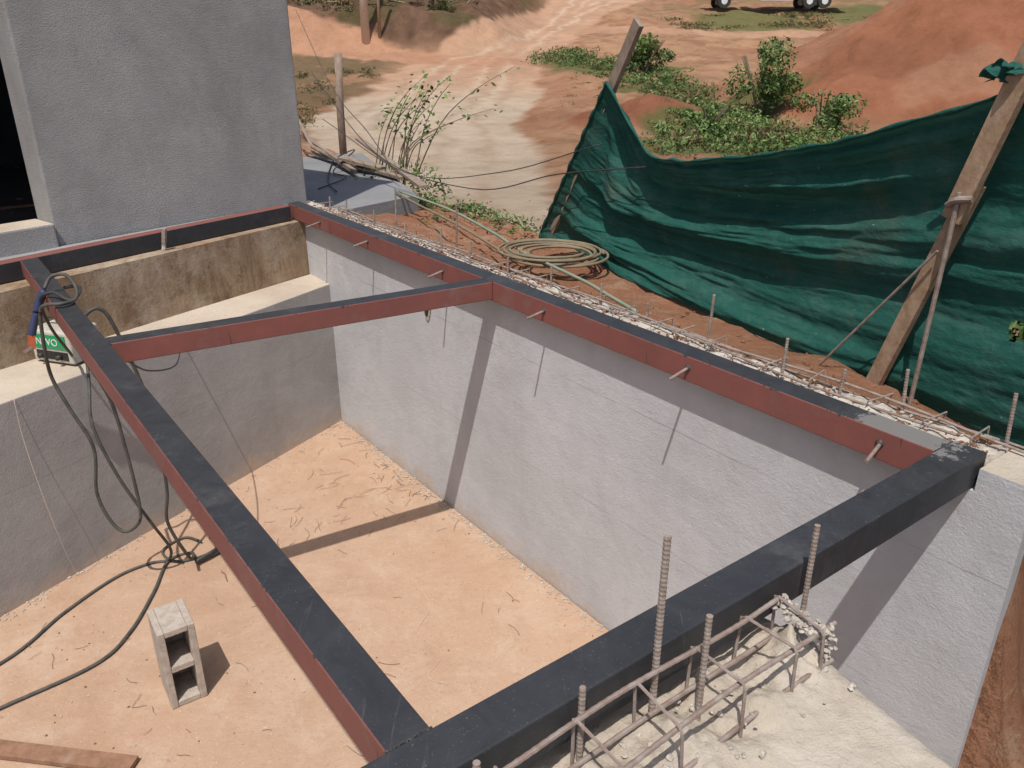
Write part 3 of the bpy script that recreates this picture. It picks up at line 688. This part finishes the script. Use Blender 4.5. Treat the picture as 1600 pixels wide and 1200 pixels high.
for i in range(250):
    x_,y_=random.choice(sp_)
    x_+=random.gauss(0,.85); y_+=random.gauss(0,1.3); hh=random.uniform(.15,.7)
    leaves(tb if i%4 else td,(x_,y_,fz(x_,y_)+hh*.3),(random.uniform(.4,1.1),random.uniform(.5,1.2),hh*.6),105,.07)
tb.build("undergrowth",M_leaf)
tb=td
for _ in range(90):
    x_=random.uniform(-24,2.5); y_=random.uniform(55,78)
    if x_>-1.5+(y_-55)*.12: continue
    hh=random.uniform(.3,1.2); leaves(tb,(x_,y_,fz(x_,y_)+hh*.3),(random.uniform(.6,1.8),1,hh*.6),130,.12)
for _ in range(45):
    x_=random.uniform(-13,-7.2); y_=random.uniform(24,46); hh=random.uniform(.12,.45); leaves(tb,(x_,y_,fz(x_,y_)+hh*.3),(random.uniform(.4,1.),.8,hh*.6),110,.06)
for _ in range(40):
    x_=random.uniform(11,45); y_=random.uniform(62,69); hh=random.uniform(.15,.4); leaves(tb,(x_,y_,fz(x_,y_)+hh*.3),(random.uniform(.8,2.),1,hh*.6),110,.10)
for _ in range(40):
    x_=random.uniform(2.2,6); y_=random.uniform(20,46); hh=random.uniform(.05,.2); leaves(tb,(x_,y_,fz(x_,y_)+hh*.3),(random.uniform(.2,.6),.4,hh*.6),40,.04)
tb.build("dry_scrub",M_dry)
bush("small_tree",-5.1,57,1.3,3.6,1500,.13,[M_leaf[1],M_dry[1],M_leaf[0]])
lb=Bag()
for _ in range(40):
    x_=random.uniform(-16,-2); y_=random.uniform(57,68); z_=fz(x_,y_)+.2; a=random.gauss(0,.7)
    V,F=tubepts([(x_,y_,z_),(x_+math.cos(a)*random.uniform(1,3),y_+.3,z_+math.sin(a)*1.2+.2)],.05,5); lb.add(V,F,0)
lb.build("dead_branches",[M_woodg])

sh=Bag()
for k in range(17):
    bx,by=-1.35+random.gauss(0,.13),8.9+random.gauss(0,.12)
    hx=random.uniform(-.30,1.2); hz_=random.uniform(.35,1.15)
    p=[Vector((bx,by,-.4)),Vector((bx+hx*.3,by,-.2+hz_*.45)),Vector((bx+hx*.65,by+random.uniform(-.2,.2),-.2+hz_*.8)),Vector((bx+hx,by+random.uniform(-.3,.3),-.2+hz_))]
    sp=smoothpts(p,4); V,F=tubepts(sp,.006,5,lambda i,n:.006*(1-i/n)+.002); sh.add(V,F,3)
    for j in range(random.randint(7,20)):
        s=random.randint(int(len(sp)*.5),len(sp)-1); q=sp[s]+Vector((random.gauss(0,.06),random.gauss(0,.06),random.gauss(0,.045)))
        nrm=Vector((random.gauss(0,.6),random.gauss(0,.6)-.3,1)).normalized(); a=nrm.orthogonal().normalized(); a.rotate(Quaternion(nrm,random.random()*6.3)); b=nrm.cross(a); z=random.uniform(.018,.045)
        sh.add([q-a*z,q+b*z*.5,q+a*z,q-b*z*.5],[(0,1,2,3)],random.choice([0,0,1,2]))
sh.build("leggy_shrub",M_leaf+[M_stem])
wd=Bag()
for _ in range(34):
    s=random.random(); px=-1.0+s*1.25+random.gauss(0,.08); py=7.45-s*1.45+random.gauss(0,.08)
    leaves(wd,(px,py,-.24),(.14,.12,.08),40,.02)
for _ in range(14): leaves(wd,(-1.1+random.gauss(0,.2),8.1+random.gauss(0,.3),-.15),(.15,.15,.15),40,.022)
for _ in range(16): leaves(wd,(2.25+random.gauss(0,.08),3.2+random.gauss(0,.08),-.1+random.uniform(-.25,.2)),(.2,.2,.2),90,.03)
wd.build("weeds",M_leaf)

# ------------------------------------------------------------------ utility poles, truck
up=empty("utility_pole"); zb=fz(-8.9,53.5)
V,F=tubepts([(-8.9,53.5,zb-.5),(-8.9,53.5,zb+8.5)],.2,12,lambda i,n:[.27,.17][i]); mesh("shaft",V,F,M_pvc,up,True)
b=Bag(); obox(b,(-9.8,53.5,zb+7.8),(-8.0,53.5,zb+7.8),.1,.12); b.build("crossarm",[M_woodg],up)
V,F=tubepts([(-8.1,53.8,zb-.5),(-8.0,53.8,zb+6)],.1,8); mesh("wooden_post",V,F,M_wood,None,True)
tr=empty("flatbed_truck"); tx,ty_=21.2,71.5; tz_=max(fz(16.7,71.5),fz(24.5,71.5),fz(21,71.5))-.03
M_tyre=simple("tyre_rubber",(.03,.03,.03),(.05,.045,.04),10,.8)
b=Bag(); obox(b,(tx-5,ty_,tz_+.95),(tx+5.2,ty_,tz_+.95),.9,.25); b.build("chassis",[M_cable2],tr)
b=Bag(); obox(b,(tx-2.6,ty_,tz_+1.45),(tx+5.3,ty_,tz_+1.45),2.4,.7); obox(b,(tx-1.6,ty_-1.0,tz_+.8),(tx+.9,ty_-1.0,tz_+.8),.3,.5); b.build("bed",[M_white],tr)
b=Bag(); obox(b,(tx-5.2,ty_,tz_+1.75),(tx-3.0,ty_,tz_+1.75),2.3,2.2); obox(b,(tx-5.9,ty_,tz_+1.25),(tx-5.2,ty_,tz_+1.25),2.2,1.2); o=b.build("cab",[M_white],tr); bv=o.modifiers.new("b",'BEVEL'); bv.width=.08; bv.segments=2
b=Bag()
for xx in (-4.5,2.2,3.4):
    for yy in (-1.1,1.1):
        V,F=tubepts([(tx+xx,ty_+yy-.17,tz_+.5),(tx+xx,ty_+yy+.17,tz_+.5)],.52,18); b.add(V,F,0)
        V,F=tubepts([(tx+xx,ty_+yy-.19,tz_+.5),(tx+xx,ty_+yy+.19,tz_+.5)],.25,12); b.add(V,F,1)
b.build("wheels",[M_tyre,M_white],tr)

# ------------------------------------------------------------------ concrete block on the floor
def cblock():
    o0=Vector((-1.465,2.654,-1.569)); ax=Vector((.826,.563,0)); ay=Vector((-.563,.826,0)); az=Vector((0,0,1))
    w,d_,h_=.150,.20,.40; tk=.028
    b=Bag()
    def bx(x0,x1,z0,z1,y0=0,y1=d_):
        V=[o0+ax*x+ay*y+az*z for y in(y0,y1) for x,z in((x0,z0),(x1,z0),(x1,z1),(x0,z1))]
        b.add(V,[(0,1,2,3),(7,6,5,4),(1,0,4,5),(2,1,5,6),(3,2,6,7),(0,3,7,4)])
    bx(0,tk,0,h_); bx(w-tk,w,0,h_)
    for z0,z1 in((0,.03),(h_/2-.016,h_/2+.016),(h_-.03,h_)): bx(tk,w-tk,z0,z1,.002,d_-.002)
    for z0,z1 in((.03,h_/2-.016),(h_/2+.016,h_-.03)): bx(tk,w-tk,z0,z1,d_-.03,d_-.005)
    o=b.build("concrete_block",[M_block]); m=o.modifiers.new("bevel",'BEVEL'); m.width=.004; m.segments=2
cblock()
pb=Bag(); obox(pb,(-2.35,2.47,-1.555),(-1.5,2.35,-1.55),.075,.02); pb.build("wood_plank",[M_woodb])

# ------------------------------------------------------------------ light, world, camera
sun_dir=Vector((.10,.463,-1)).normalized()
sd=bpy.data.lights.new("sun",'SUN'); sd.energy=4.1; sd.angle=math.radians(.5); sd.color=(1,.965,.92)
so=bpy.data.objects.new("sun",sd); link(so); so.rotation_euler=sun_dir.to_track_quat('-Z','Y').to_euler()
w=bpy.data.worlds.new("World"); scene.world=w; w.use_nodes=True
nt=w.node_tree; sky=nt.nodes.new("ShaderNodeTexSky"); sky.sky_type='NISHITA'; sky.sun_disc=False; sky.dust_density=2.5
tosun=-sun_dir; sky.sun_elevation=math.asin(tosun.z); sky.sun_rotation=math.atan2(tosun.x,tosun.y)
nt.links.new(sky.outputs[0],nt.nodes["Background"].inputs[0]); nt.nodes["Background"].inputs[1].default_value=.12
cam=bpy.data.cameras.new("camera"); co=bpy.data.objects.new("camera",cam); link(co)
co.location=(0,0,1.1); co.rotation_euler=(math.radians(90-23.19),0,0)
cam.sensor_width=36; cam.lens=36*1263/1600; cam.clip_start=.05; cam.clip_end=1500
scene.camera=co
scene.view_settings.view_transform='Standard'; scene.view_settings.look='None'; scene.view_settings.exposure=0
